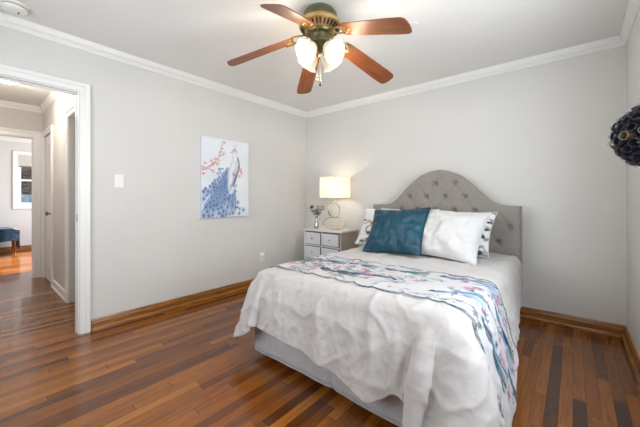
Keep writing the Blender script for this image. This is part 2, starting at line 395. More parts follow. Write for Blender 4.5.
# ------------------------------------------------------------------ far room and the view from its window
WY0, WY1, WZ0, WZ1 = 0.70, 1.50, 0.99, 2.08
struct('wall_far_back', wall_with_hole('y', FY0, FY1, FX-T, FX, WY0, WY1, WZ0, WZ1, H+0.02), M['far_wall'])
struct('wall_far_right', wall_with_hole('x', FX, HX1-T, FY1, FY1+T, -9.0, -6.6, 0.5, 2.05, H+0.02), M['far_wall'])
struct('wall_far_left', bbox(FX, HX1-T, FY0-T, FY0, 0, H+0.02), M['far_wall'])
crown_run('trim_14', (FX, FY0, H+0.02), (FX, FY1, H+0.02), (1, 0, 0), s=1.1)
base_run('baseboard_far', (FX, FY0, 0), (FX, FY1, 0), (1, 0, 0), 'y')
casing('trim_15', 'y', FX, WY0, WY1, WZ1, 1, sill=WZ0)
def window(name, axis, t0, t1, a0, a1, z0, z1, rails=1, gl=True):
    bm = bm_new(); tm = (t0+t1)/2
    def B(p, q, u, v, lo, hi):
        if axis == 'y': box(bm, u, v, p, q, lo, hi)
        else: box(bm, p, q, u, v, lo, hi)
    for p, q in ((a0, a0+0.045), (a1-0.045, a1)): B(p, q, tm-0.03, tm+0.03, z0, z1)
    B(a0+0.045, a1-0.045, tm-0.03, tm+0.03, z0, z0+0.05); B(a0+0.045, a1-0.045, tm-0.03, tm+0.03, z1-0.045, z1)
    zm = (z0+z1)/2; B(a0+0.045, a1-0.045, tm-0.02, tm+0.02, zm-0.02, zm+0.02)
    w = struct(name, bm, M['trim'])
    if gl:
        bm = bm_new(); B(a0+0.03, a1-0.03, tm-0.003, tm+0.003, z0+0.03, z1-0.03); obj('window_pane', bm, M['glass'], w)
    return w
w1 = window('window_1', 'y', FX-T, FX, WY0, WY1, WZ0, WZ1)
bm = bm_new(); nf = 9
for i in range(nf):
    z1 = WZ1-i*0.026; tube(bm, [(FX-0.022, WY0+0.01, z1-0.013), (FX-0.022, WY1-0.01, z1-0.013)], 0.0145, 6)
bl = obj('blind', bm, M['blind'], w1, smooth=30); tag(bl, 'raised grey pleated blind')
obj('bottom_rail', bbox(FX-0.038, FX-0.006, WY0+0.01, WY1-0.01, WZ1-nf*0.026-0.022, WZ1-nf*0.026, 0.003), M['plastic_grey'], bl)
window('window_2', 'x', FY1, FY1+T, -9.0, -6.6, 0.5, 2.05, gl=False)
window('window_3', 'y', XR, XR+T, 0.85, 2.00, 0.80, 2.10)
window('window_4', 'x', YF-T, YF, -2.5, -1.0, 0.80, 2.10)
tag(obj('ground', bbox(-30, FX-T-0.02, -12, 14, -0.4, -0.3), M['grass']), kind='structure')
fe = empty('garden_fence', (-12.6, 0.8, -0.3), 'blue grey board fence outside the far window', 'fence')
bm = bm_new()
for i in range(40): box(bm, 0, 0.02, -3+i*0.155, -3+i*0.155+0.147, 0, 1.55)
obj('board', bm, M['fence'], fe)
bm = bm_new(); box(bm, -0.05, 0, -3, 3.2, 0.3, 0.38); box(bm, -0.05, 0, -3, 3.2, 1.2, 1.28); obj('rail', bm, M['fence'], fe)
tr = empty('garden_tree', (-14.2, 1.9, -0.3), 'dark russet leafed tree seen through the far window', 'tree')
bm = bm_new(); tube(bm, [(0, 0, 0), (0.05, 0, 1.2), (-0.05, 0.1, 2.2), (0, 0.2, 3.4)], [0.16, 0.13, 0.1, 0.03], 8)
for i in range(9):
    a = i*2.4; z = 1.1+i*0.25; tube(bm, [(0, 0, z), (0.5*math.cos(a), 0.5*math.sin(a), z+0.35), (1.0*math.cos(a), 1.0*math.sin(a), z+0.6)], [0.06, 0.04, 0.015], 6)
obj('trunk', bm, M['bark'], tr, smooth=60)
bm = bm_new()
for i in range(5000):
    v = Vector((random.gauss(0, 1), random.gauss(0, 1), random.gauss(0, 1))).normalized()*random.random()**0.4
    p = Vector((v.x*1.5, v.y*1.9, 2.3+v.z*1.5)); n = Vector((random.gauss(0, 1), random.gauss(0, 1), random.gauss(0, 1))).normalized()
    u = n.orthogonal().normalized(); w = n.cross(u); s = random.uniform(0.08, 0.14)
    bm.faces.new([bm.verts.new(p+d) for d in (u*s, w*s*0.5, -u*s, -w*s*0.5)])
obj('foliage', bm, M['foliage'], tr)

# bench with a navy throw in the far room
bn = empty('bench', (-8.75, 0.30, 0), 'cream upholstered bench with wooden legs in the far room', 'bench')
obj('seat', bbox(-0.25, 0.25, -0.55, 0.35, 0.40, 0.51, 0.02, 3), M['cushion'], bn, smooth=50)
obj('seat_frame', bbox(-0.24, 0.24, -0.53, 0.33, 0.34, 0.40, 0.004), M['leg_wood'], bn)
for sx in (-1, 1):
    for yy in (-0.5, 0.30):
        bm = bm_new(); tube(bm, [(sx*0.22, yy, 0), (sx*0.215, yy, 0.36)], [0.013, 0.024], 8); obj('leg', bm, M['leg_wood'], bn, smooth=60)
nu, nv = 60, 40; P = np.zeros((nu, nv, 3))
for i in range(nu):
    for j in range(nv):
        s = (i/(nu-1)-0.5)*1.06; tt = j/(nv-1); a = abs(s)
        if a < 0.27: x, z = s, 0.52
        else: x, z = math.copysign(0.27+0.02*math.sin(tt*19+a*3), s), 0.52-(a-0.27)*(1.0+0.08*math.sin(tt*6))
        y = -0.3+tt*0.66
        if tt > 0.8: z = min(z, 0.52-(tt-0.8)*2.1); y = 0.36-0.0*tt
        n_ = noise.noise(Vector((s*4, tt*5, 0)))*0.012
        P[i, j] = (x+math.copysign(max(0, n_), s) if a > 0.27 else x, y, z+0.006+abs(n_)*0.8)
th = obj('throw_blanket', grid_mesh(P), M['navy'], None, smooth=180, loc=(-8.75, 0.30, 0))
md = th.modifiers.new('s', 'SOLIDIFY'); md.thickness = 0.008; md.offset = 1
tag(th, 'navy blue throw draped over the bench in the far room', 'throw')

# ------------------------------------------------------------------ wall fittings
def wall_plate(name, y, z, label, cat):
    t = empty(name, (XL, y, z), label, cat)
    obj('cover_plate', bbox(0, 0.006, -0.036, 0.036, -0.058, 0.058, 0.002), M['plastic'], t); return t
t = wall_plate('light_switch', 0.878, 1.282, 'white rocker light switch on the wall beside the doorway', 'light switch')
bm = bm_new(); box(bm, 0.006, 0.011, -0.017, 0.017, -0.033, 0.033); bevel(bm, 0.001); o = obj('rocker', bm, M['plastic'], t)
t = wall_plate('wall_outlet', 2.50, 0.36, 'white electrical outlet low on the left wall', 'outlet')
for dz in (-0.022, 0.022):
    o = obj('socket', bbox(0.006, 0.009, -0.016, 0.016, dz-0.014, dz+0.014, 0.001), M['plastic'], t)
    bm = bm_new(); box(bm, 0.009, 0.0095, -0.008, -0.006, dz-0.004, dz+0.006); box(bm, 0.009, 0.0095, 0.006, 0.008, dz-0.004, dz+0.006); obj('slot', bm, M['dark'], o)
obj('plug', bbox(0.006, 0.032, -0.014, 0.014, 0.008, 0.036, 0.004), M['plastic'], t)
t = empty('smoke_detector', (-2.90, 0.20, H), 'round white smoke detector on the ceiling above the doorway', 'smoke detector')
obj('housing', lathe(bm_new(), [(0, -0.046), (0.045, -0.045), (0.06, -0.038), (0.066, -0.026), (0.066, -0.020), (0.060, -0.018)], 32), M['plastic'], t, smooth=35)
obj('slot_ring', lathe(bm_new(), [(0.060, -0.020), (0.060, -0.012)], 32), M['plastic_grey'], t, smooth=35)
obj('mounting_base', lathe(bm_new(), [(0.060, -0.013), (0.072, -0.012), (0.074, 0)], 32), M['plastic'], t, smooth=35)
bm = bm_new(); box(bm, -0.012, 0.012, 0.018, 0.026, -0.0475, -0.044); obj('test_button', bm, M['dark'], t)
bm = lathe(bm_new(), [(0, -0.004), (0.03, -0.004), (0.032, 0)], 24); cp = obj('ceiling_cover_plate', bm, M['ceiling'], None, smooth=40, loc=(-0.92, 2.18, H))
tag(cp, 'small round blank plate painted white on ceiling right of the fan', 'cover plate')

# ------------------------------------------------------------------ painting helpers (colours laid on a fine grid)
class Paint:
    def __init__(s, w, h, res, base):
        s.nx, s.ny = int(w/res)+1, int(h/res)+1; s.X, s.Y = np.meshgrid(np.linspace(0, w, s.nx), np.linspace(0, h, s.ny), indexing='ij')
        s.C = np.ones((s.nx, s.ny, 3))*np.array(base)/255.; s.res = res
    def lay(s, a, c):
        a = np.clip(a, 0, 1)[..., None]; s.C = s.C*(1-a)+np.array(c)/255.*a
    def disc(s, x, y, rx, ry, c, al=1, ang=0, soft=None):
        soft = soft or s.res; ca, sa = math.cos(ang), math.sin(ang); dx, dy = s.X-x, s.Y-y
        u, v = (dx*ca+dy*sa)/rx, (-dx*sa+dy*ca)/ry; d = (1-np.sqrt(u*u+v*v))*min(rx, ry)
        s.lay(np.clip(d/soft+0.5, 0, 1)*al, c)
    def line(s, pts, w, c, al=1):
        D = np.full_like(s.X, 9.)
        ws = w if isinstance(w, (list, tuple)) else [w]*len(pts)
        for (p, q, w0, w1) in zip(pts, pts[1:], ws, ws[1:]):
            px, py = p; dx, dy = q[0]-px, q[1]-py; L = dx*dx+dy*dy+1e-12
            t = np.clip(((s.X-px)*dx+(s.Y-py)*dy)/L, 0, 1)
            D = np.minimum(D, np.hypot(s.X-px-t*dx, s.Y-py-t*dy)-(w0+(w1-w0)*t)/2)
        s.lay(np.clip(0.5-D/s.res, 0, 1)*al, c)
def curve(pts, n=14):
    """Catmull-Rom through pts"""
    P = [pts[0]]+list(pts)+[pts[-1]]; out = []
    for i in range(1, len(P)-2):
        p0, p1, p2, p3 = [np.array(P[k], float) for k in (i-1, i, i+1, i+2)]
        for k in range(n):
            t = k/n; out.append(tuple(0.5*((2*p1)+(-p0+p2)*t+(2*p0-5*p1+4*p2-p3)*t*t+(-p0+3*p1-3*p2+p3)*t**3)))
    out.append(tuple(pts[-1])); return out

# peacock canvas on the left wall: x = along the wall, y = up
CW, CH = 0.62, 0.90
p = Paint(CW, CH, 0.004, (226, 232, 240))
r2 = random.Random(5)
for i in range(60):
    p.disc(r2.uniform(0, CW), r2.uniform(0, CH), r2.uniform(.05, .16), r2.uniform(.05, .16), r2.choice([(236, 240, 246), (216, 226, 238), (240, 240, 242)]), 0.35, 0, 0.06)
# tail: strands sweeping from the body to the lower left, strewn with eyes
for i in range(420):
    a = r2.uniform(-.1, 1.05); e = (0.02+0.40*a+r2.uniform(-.03, .03), r2.uniform(-0.05, 0.30)*(1-0.6*abs(a-.2))); b = (0.36+r2.uniform(-.05, .04), 0.52+r2.uniform(-.08, .06))
    m_ = ((b[0]+e[0])/2+0.03, (b[1]+e[1])/2+0.06*(1-a)); p.line(curve([b, m_, e], 8), r2.uniform(.003, .008), r2.choice([(118, 148, 190), (150, 172, 206), (92, 122, 172), (186, 202, 224), (70, 98, 148)]), 0.35)
spots = []
for i in range(1500):
    y = r2.uniform(0.01, 0.56); f = 1-y/0.58; lo_, hi_ = 0.245-0.26*f, 0.33+0.09*f; x = r2.gauss((lo_+hi_)/2, (hi_-lo_)*0.27)
    if x < 0.012 or any((x-a)**2+((y-b)*0.8)**2 < (0.024+0.020*f)**2 for a, b in spots): continue
    spots.append((x, y)); k = 0.55+0.6*f
    dk = 1-max(0, (x-0.25))*1.5
    k *= r2.uniform(.75, 1.2); p.disc(x, y, 0.022*k, 0.027*k, r2.choice([(96, 130, 180), (74, 108, 164), (128, 156, 196)]), 0.65*dk, r2.uniform(-.5, .5), 0.010); p.disc(x, y, 0.013*k, 0.017*k, (168, 192, 220), 0.75, 0, 0.006); p.disc(x, y-.002, 0.008*k, 0.011*k, (34, 54, 104), 0.9*dk, 0, 0.005)
p.disc(0.46, 0.11, 0.012, 0.014, (60, 84, 130), 0.9)
# body and neck
for w, c, al in ((0.075, (206, 212, 224), 0.9), (0.045, (234, 236, 242), 0.8)):
    p.line(curve([(0.37, 0.30), (0.385, 0.42), (0.40, 0.54), (0.435, 0.66), (0.415, 0.76)]), [w*(0.5+1.3*math.sin(math.pi*min(1, k/56*0.85+0.12))) for k in range(57)], c, al)
p.line(curve([(0.40, 0.36), (0.455, 0.50), (0.485, 0.60), (0.465, 0.70)]), 0.018, (84, 90, 112), 0.85)
p.line(curve([(0.37, 0.36), (0.43, 0.48), (0.46, 0.58)]), 0.010, (150, 156, 176), 0.7)
p.line(curve([(0.35, 0.30), (0.40, 0.40), (0.44, 0.50)]), 0.010, (120, 126, 150), 0.6)
p.disc(0.42, 0.785, 0.032, 0.022, (206, 210, 220), 1, -0.4); p.line([(0.395, 0.77), (0.36, 0.755)], [0.012, 0.003], (120, 120, 132))
p.disc(0.413, 0.788, 0.005, 0.005, (30, 30, 40))
p.line(curve([(0.40, 0.80), (0.44, 0.785), (0.47, 0.76)]), 0.006, (120, 126, 146), 0.8)
for k in range(5):
    a = 1.2+k*0.2; p.line([(0.43, 0.80), (0.43+0.06*math.cos(a), 0.80+0.06*math.sin(a))], 0.002, (130, 136, 156), 0.7)
for k in range(70):
    t_ = r2.random(); x = 0.37+0.10*t_+r2.uniform(-.025, .02); y = 0.32+0.36*t_; p.line([(x, y), (x-.012, y-.03)], r2.uniform(.003, .006), r2.choice([(120, 128, 150), (160, 168, 186), (92, 98, 122), (240, 240, 244)]), 0.55)
# coral blossom branches from the left
for br in ([(0.0, 0.52), (0.08, 0.56), (0.13, 0.60), (0.19, 0.66), (0.24, 0.76), (0.26, 0.86)], [(0.0, 0.57), (0.07, 0.55), (0.14, 0.53)], [(0.12, 0.60), (0.20, 0.63)], [(0.22, 0.70), (0.29, 0.73)], [(0.46, 0.60), (0.50, 0.55), (0.52, 0.50)]):
    p.line(curve(br), 0.006, (132, 84, 88), 0.9)
fl = [(0.02, 0.55), (0.05, 0.60), (0.06, 0.53), (0.10, 0.57), (0.12, 0.64), (0.15, 0.60), (0.17, 0.67), (0.21, 0.66), (0.23, 0.74), (0.25, 0.80), (0.27, 0.86), (0.28, 0.74), (0.03, 0.49), (0.20, 0.61), (0.14, 0.52), (0.50, 0.57), (0.52, 0.53), (0.49, 0.48), (0.41, 0.50)]
for x, y in fl:
    for k in range(6):
        p.disc(x+r2.uniform(-.018, .018), y+r2.uniform(-.016, .016), r2.uniform(.006, .013), r2.uniform(.006, .012), r2.choice([(224, 150, 142), (232, 170, 162), (214, 124, 120), (238, 192, 186)]), 0.7)
t = empty('canvas_picture', (XL, 1.640, 0.912), 'tall unframed canvas with a blue peacock and coral blossoms on left wall', 'picture')
G = np.zeros((p.nx, p.ny, 3)); G[..., 0] = 0.0305; G[..., 1] = p.X; G[..., 2] = p.Y
o = obj('painted_face', grid_mesh(G), M['canvas'], t); set_col(o, p.C)
obj('stretcher', bbox(0, 0.030, 0, CW, 0, CH), newmat('canvas_edge', srgb(206, 212, 224), 0.8), t)

# ------------------------------------------------------------------ ceiling fan
FC = (-1.350, 1.592); t = empty('ceiling_fan', (FC[0], FC[1], H), 'five blade wooden ceiling fan with four lit glass shades', 'ceiling fan')
z = lambda v: v-H
obj('motor_housing', lathe(bm_new(), [(0.085, z(2.44)), (0.10, z(2.43)), (0.118, z(2.405)), (0.122, z(2.385)), (0.122, z(2.36)), (0.126, z(2.352))], 40), M['verdigris'], t, smooth=35)
obj('vent_ring', lathe(bm_new(), [(0.124, z(2.354)), (0.145, z(2.346)), (0.150, z(2.335)), (0.146, z(2.318)), (0.100, z(2.284)), (0.092, z(2.282))], 48), M['brass'], t, smooth=30)
bm = bm_new()
for i in range(30):
    a = 2*math.pi*i/30; mt = Matrix.Rotation(a, 4, 'Z') @ Matrix.Translation((0.1235, 0, z(2.299))) @ Matrix.Rotation(R(-36), 4, 'Y')
    box(bm, -0.017, 0.017, -0.0055, 0.0055, -0.003, 0.003, mt)
obj('vent_slots', bm, M['dark'], t)
obj('hub', lathe(bm_new(), [(0.094, z(2.284)), (0.088, z(2.268)), (0.066, z(2.262)), (0.060, z(2.235)), (0.068, z(2.225)), (0.066, z(2.205)), (0.040, z(2.19)), (0.034, z(2.165)), (0.02, z(2.15)), (0, z(2.145))], 40), M['verdigris'], t, smooth=35)
PHI = -0.709
def blade_frame(a_cam):
    a = a_cam + R(40.3); return a    # lateral axis of the photo is turned 40.3 degrees from world x
for k in range(5):
    a = blade_frame(PHI+2*math.pi*k/5)
    pitch = R(-12)
    mt = Matrix.Rotation(a, 4, 'Z') @ Matrix.Translation((0.19, 0, z(2.238))) @ Matrix.Rotation(R(18), 4, 'Y') @ Matrix.Rotation(pitch, 4, 'X')
    # blade outline
    out = [(0.0, -0.052), (0.0, 0.052), (0.05, 0.060), (0.40, 0.070), (0.462, 0.068), (0.485, 0.055), (0.492, 0.03), (0.494, 0), (0.492, -0.03), (0.485, -0.055), (0.462, -0.068), (0.40, -0.070), (0.05, -0.060)]
    bm = bm_new(); vs = [bm.verts.new((x, y, 0.003)) for x, y in out]; f = bm.faces.new(vs); r = bmesh.ops.extrude_face_region(bm, geom=[f])
    for v in r['geom']:
        if isinstance(v, bmesh.types.BMVert): v.co.z -= 0.006
    bmesh.ops.recalc_face_normals(bm, faces=bm.faces)
    b = obj('blade', bm, M['blade'], t); b.matrix_local = mt
    # iron: open scroll bracket joining hub and blade
    bm = bm_new(); inv = mt.inverted() @ Matrix.Rotation(a, 4, 'Z')
    q = lambda x, y, zz: inv @ Vector((x, y, z(zz)))
    for s in (-1, 1):
        c = [(0.075, s*0.010, 2.262), (0.11, s*0.024, 2.255), (0.15, s*0.040, 2.245), (0.185, s*0.034, 2.238), (0.20, s*0.012, 2.228), (0.235, 0.0, 2.212)]
        pts = [q(*v) for v in curve(c, 6)]; tube(bm, pts, 0.0055, 6)
        c = [(0.150, s*0.040, 2.245), (0.185, s*0.050, 2.236), (0.22, s*0.040, 2.220), (0.245, s*0.036, 2.212)]
        tube(bm, [q(*v) for v in curve(c, 6)], 0.0045, 6)
    box(bm, -0.003, 0.07, -0.012, 0.012, -0.0065, -0.003)
    for xx, yy in ((0.02, 0.03), (0.02, -0.03), (0.055, 0)): lathe(bm, [(0, -0.009), (0.006, -0.007), (0.008, -0.003)], 10, Matrix.Translation((xx, yy, 0)))
    tag(obj('blade_bracket', bm, M['brass'], b, smooth=50), 'brass scroll bracket')
bell = [(0.020, 0.0), (0.026, -0.008), (0.044, -0.022), (0.055, -0.044), (0.060, -0.066), (0.064, -0.082), (0.074, -0.098), (0.080, -0.103)]
for k in range(4):
    a = R(45+90*k)+R(40.3); base = Vector((0.060*math.cos(a), 0.060*math.sin(a), z(2.165)))
    mt = Matrix.Translation(base) @ Matrix.Rotation(a, 4, 'Z') @ Matrix.Rotation(R(-52), 4, 'Y')
    bm = bm_new(); n = 48; rings = []
    full = bell+[(r-0.003, zz) for r, zz in reversed(bell)]
    for ri, (r, zz) in enumerate(full):
        w = 1+0.06*max(0, (-zz-0.07)/0.033)*1.0
        rings.append([bm.verts.new(mt @ Vector((r*(1+(w-1)*math.cos(i*8*2*math.pi/n)*0.8)*math.cos(2*math.pi*i/n), r*(1+(w-1)*math.cos(i*8*2*math.pi/n)*0.8)*math.sin(2*math.pi*i/n), zz))) for i in range(n)])
    for r0, r1 in zip(rings, rings[1:]):
        for i in range(n): bm.faces.new((r0[i], r0[(i+1) % n], r1[(i+1) % n], r1[i]))
    sh = obj('lamp_shade', bm, M['shade'], t, smooth=180)
    bm = bm_new(); lathe(bm, [(0, 0.0), (0.012, -0.004), (0.014, -0.02), (0.02, -0.035), (0.028, -0.055), (0.026, -0.072), (0.014, -0.084), (0, -0.087)], 20, mt); tag(obj('bulb', bm, M['bulb'], sh, smooth=180), 'glowing light bulb')
    bm = bm_new(); lathe(bm, [(0, 0.016), (0.020, 0.014), (0.024, 0.0), (0.026, -0.010)], 20, mt)
    tube(bm, curve([(0.02*math.cos(a), 0.02*math.sin(a), z(2.185)), (0.05*math.cos(a), 0.05*math.sin(a), z(2.198)), tuple(mt @ Vector((0, 0, 0.01)))], 5), 0.008, 8)
    obj('light_arm', bm, M['brass'], t, smooth=50)
    l = bpy.data.lights.new('fan_bulb', 'POINT'); l.energy = 3.0; l.color = (1, 0.84, 0.64); l.shadow_soft_size = 0.03
    lo = bpy.data.objects.new('fan_bulb', l); lo.location = Vector((FC[0], FC[1], H))+(mt @ Vector((0, 0, -0.17))); col.objects.link(lo)
for (dx, dy, zb, nm) in ((0.01, -0.01, 1.915, 'M'), (-0.04, 0.02, 1.97, 'b')):
    bm = bm_new(); tube(bm, [(dx, dy, z(2.16)), (dx, dy, z(zb))], 0.0016, 6)
    ch = obj('pull_chain', bm, M['brass'], t)
    obj('chain_fob', lathe(bm_new(), [(0, 0.02), (0.005, 0.015), (0.009, 0.0), (0.007, -0.008), (0, -0.011)], 14, Matrix.Translation((dx, dy, z(zb)))), M['dark'] if nm == 'M' else M['brass'], ch, smooth=60)

# ------------------------------------------------------------------ bed
BX0, BX1, BY0, BY1, BZ = -1.745, -0.36, 1.335, 3.20, 0.60
bed = empty('bed', (-1.07, 2.2, 0), 'queen bed with grey tufted arched headboard against the back wall', 'bed')
def bl(bm_or, name, mat, parent=bed, **k):
    o = obj(name, bm_or, mat, parent, **k); o.matrix_parent_inverse = Matrix.Translation((1.07, -2.2, 0)); return o
HXc, HW, HY = -1.10, 0.75, 3.215
prof = [(0, 1.428), (0.10, 1.412), (0.20, 1.368), (0.30, 1.290), (0.38, 1.205), (0.45, 1.130), (0.51, 1.085), (0.57, 1.062), (0.64, 1.057), (0.75, 1.056)]
def top(dx): return float(np.interp(abs(dx), [a for a, _ in prof], [b for _, b in prof]))
def topc(dx):   # smoothed
    return sum(top(dx-0.022+e) for e in (-.03, -.015, 0, .015, .03))/5
rows = [1.28-0.14*i for i in range(6)]
btn = []
for i, zz in enumerate(rows):
    off = 0.0 if i % 2 == 0 else 0.095
    for k in range(-4, 5):
        dx = k*0.19+off
        if abs(dx) < HW-0.08 and zz < topc(dx)-0.085: btn.append((dx, zz))
ni, nj = 221, 171; Gf = np.zeros((ni, nj, 3)); hz0 = 0.30
B = np.array(btn)
for i in range(ni):
    dx = -HW+2*HW*i/(ni-1); tz = topc(dx)
    for j in range(nj):
        zz = hz0+(tz-hz0)*j/(nj-1)
        e = min(HW-abs(dx), tz-zz); edge = math.sqrt(max(0, 1-(1-min(1, e/0.03))**2))
        d2 = (B[:, 0]-dx)**2+(B[:, 1]-zz)**2; dent = 0.050*np.exp(-d2/(2*0.014**2)).sum()
        cr = 0
        if e > 0.06:   # diagonal creases of the diamond tufting
            ua = ((dx/0.095)+(zz-1.28)/0.14)/2; ub = ((dx/0.095)-(zz-1.28)/0.14)/2
            for u in (ua, ub):
                f = abs(u-round(u)); cr += 0.0045*math.exp(-(f/0.045)**2)*min(1, (e-0.06)/0.04)
        Gf[i, j] = (HXc+dx, HY-0.02-0.035*edge+min(0.044, dent+cr), zz)
hb_ = bl(grid_mesh(Gf, flip=False), 'headboard', M['linen'], smooth=180)
# sides, back
bm = bm_new(); outl = [(-HW, hz0)]+[(-HW+2*HW*i/60, topc(-HW+2*HW*i/60)) for i in range(61)]+[(HW, hz0)]
va = [bm.verts.new((HXc+x, HY-0.02, zz)) for x, zz in outl]; vb = [bm.verts.new((HXc+x, HY+0.05, zz)) for x, zz in outl]
n = len(outl)
for i in range(n): bm.faces.new((va[i], va[(i+1) % n], vb[(i+1) % n], vb[i]))
bm.faces.new(vb); bl(bm, 'headboard_back', M['linen'])
for s in (-1, 1): bl(bbox(HXc+s*0.66-0.035, HXc+s*0.66+0.035, HY-0.005, HY+0.045, 0, 0.32), 'headboard_leg', M['stand_side'])
for dx, zz in btn:
    bm = lathe(bm_new(), [(0, 0.010), (0.008, 0.008), (0.012, 0.002), (0.012, -0.004)], 12, Matrix.Translation((HXc+dx, HY-0.018, zz)) @ Matrix.Rotation(R(90), 4, 'X'))
    b = obj('tuft_button', bm, M['linen'], hb_, smooth=60)
bl(bbox(BX0+0.01, BX1-0.01, BY0+0.01, BY1-0.04, 0.34, BZ-0.012, 0.05, 4), 'mattress', M['mattress'], smooth=50)
bl(bbox(BX0+0.02, BX1-0.02, BY0+0.025, BY1-0.04, 0.12, 0.335, 0.01, 2), 'box_spring', M['mattress'])
for x in (BX0+0.12, BX1-0.12):
    for y in (BY0+0.15, BY1-0.2): bl(bbox(x-0.03, x+0.03, y-0.03, y+0.03, 0, 0.125), 'bed_leg', M['dark'])
# bed skirt: a hanging pleated cloth around three sides
pts = []
def run(x0, y0, x1, y1, nx_, ny_):
    L = math.hypot(x1-x0, y1-y0); k = int(L/0.012)
    for i in range(k+1):
        s = i/k; pts.append((x0+(x1-x0)*s, y0+(y1-y0)*s, nx_, ny_, s*L, L))
run(BX0, BY1-0.05, BX0, BY0, -1, 0); run(BX0, BY0, BX1, BY0, 0, -1); run(BX1, BY0, BX1, BY1-0.05, 1, 0)
P = np.zeros((len(pts), 14, 3))
for i, (x, y, nx_, ny_, s, L) in enumerate(pts):
    for j in range(14):
        tt = j/13; zz = 0.40-(0.40-0.045)*tt
        pl_ = 0.014*math.exp(-((s-L*0.5)/0.018)**2)*tt      # centre pleat
        w = 0.006*tt*noise.noise(Vector((s*6, 3*nx_, 0)))+0.010*tt*tt*(0.5+0.5*math.sin(s*7+nx_))
        zz += 0.006*tt*math.sin(s*5)
        P[i, j] = (x+nx_*(w-pl_), y+ny_*(w-pl_), zz)
sk = bl(grid_mesh(P, flip=True), 'bed_skirt', M['skirt'], smooth=180)
md = sk.modifiers.new('s', 'SOLIDIFY'); md.thickness = 0.004
bm = bm_new(); tube(bm, [tuple(v) for v in P[:, 13][::3]], 0.004, 6); hm = obj('skirt_hem', bm, M['skirt'], sk, smooth=60)

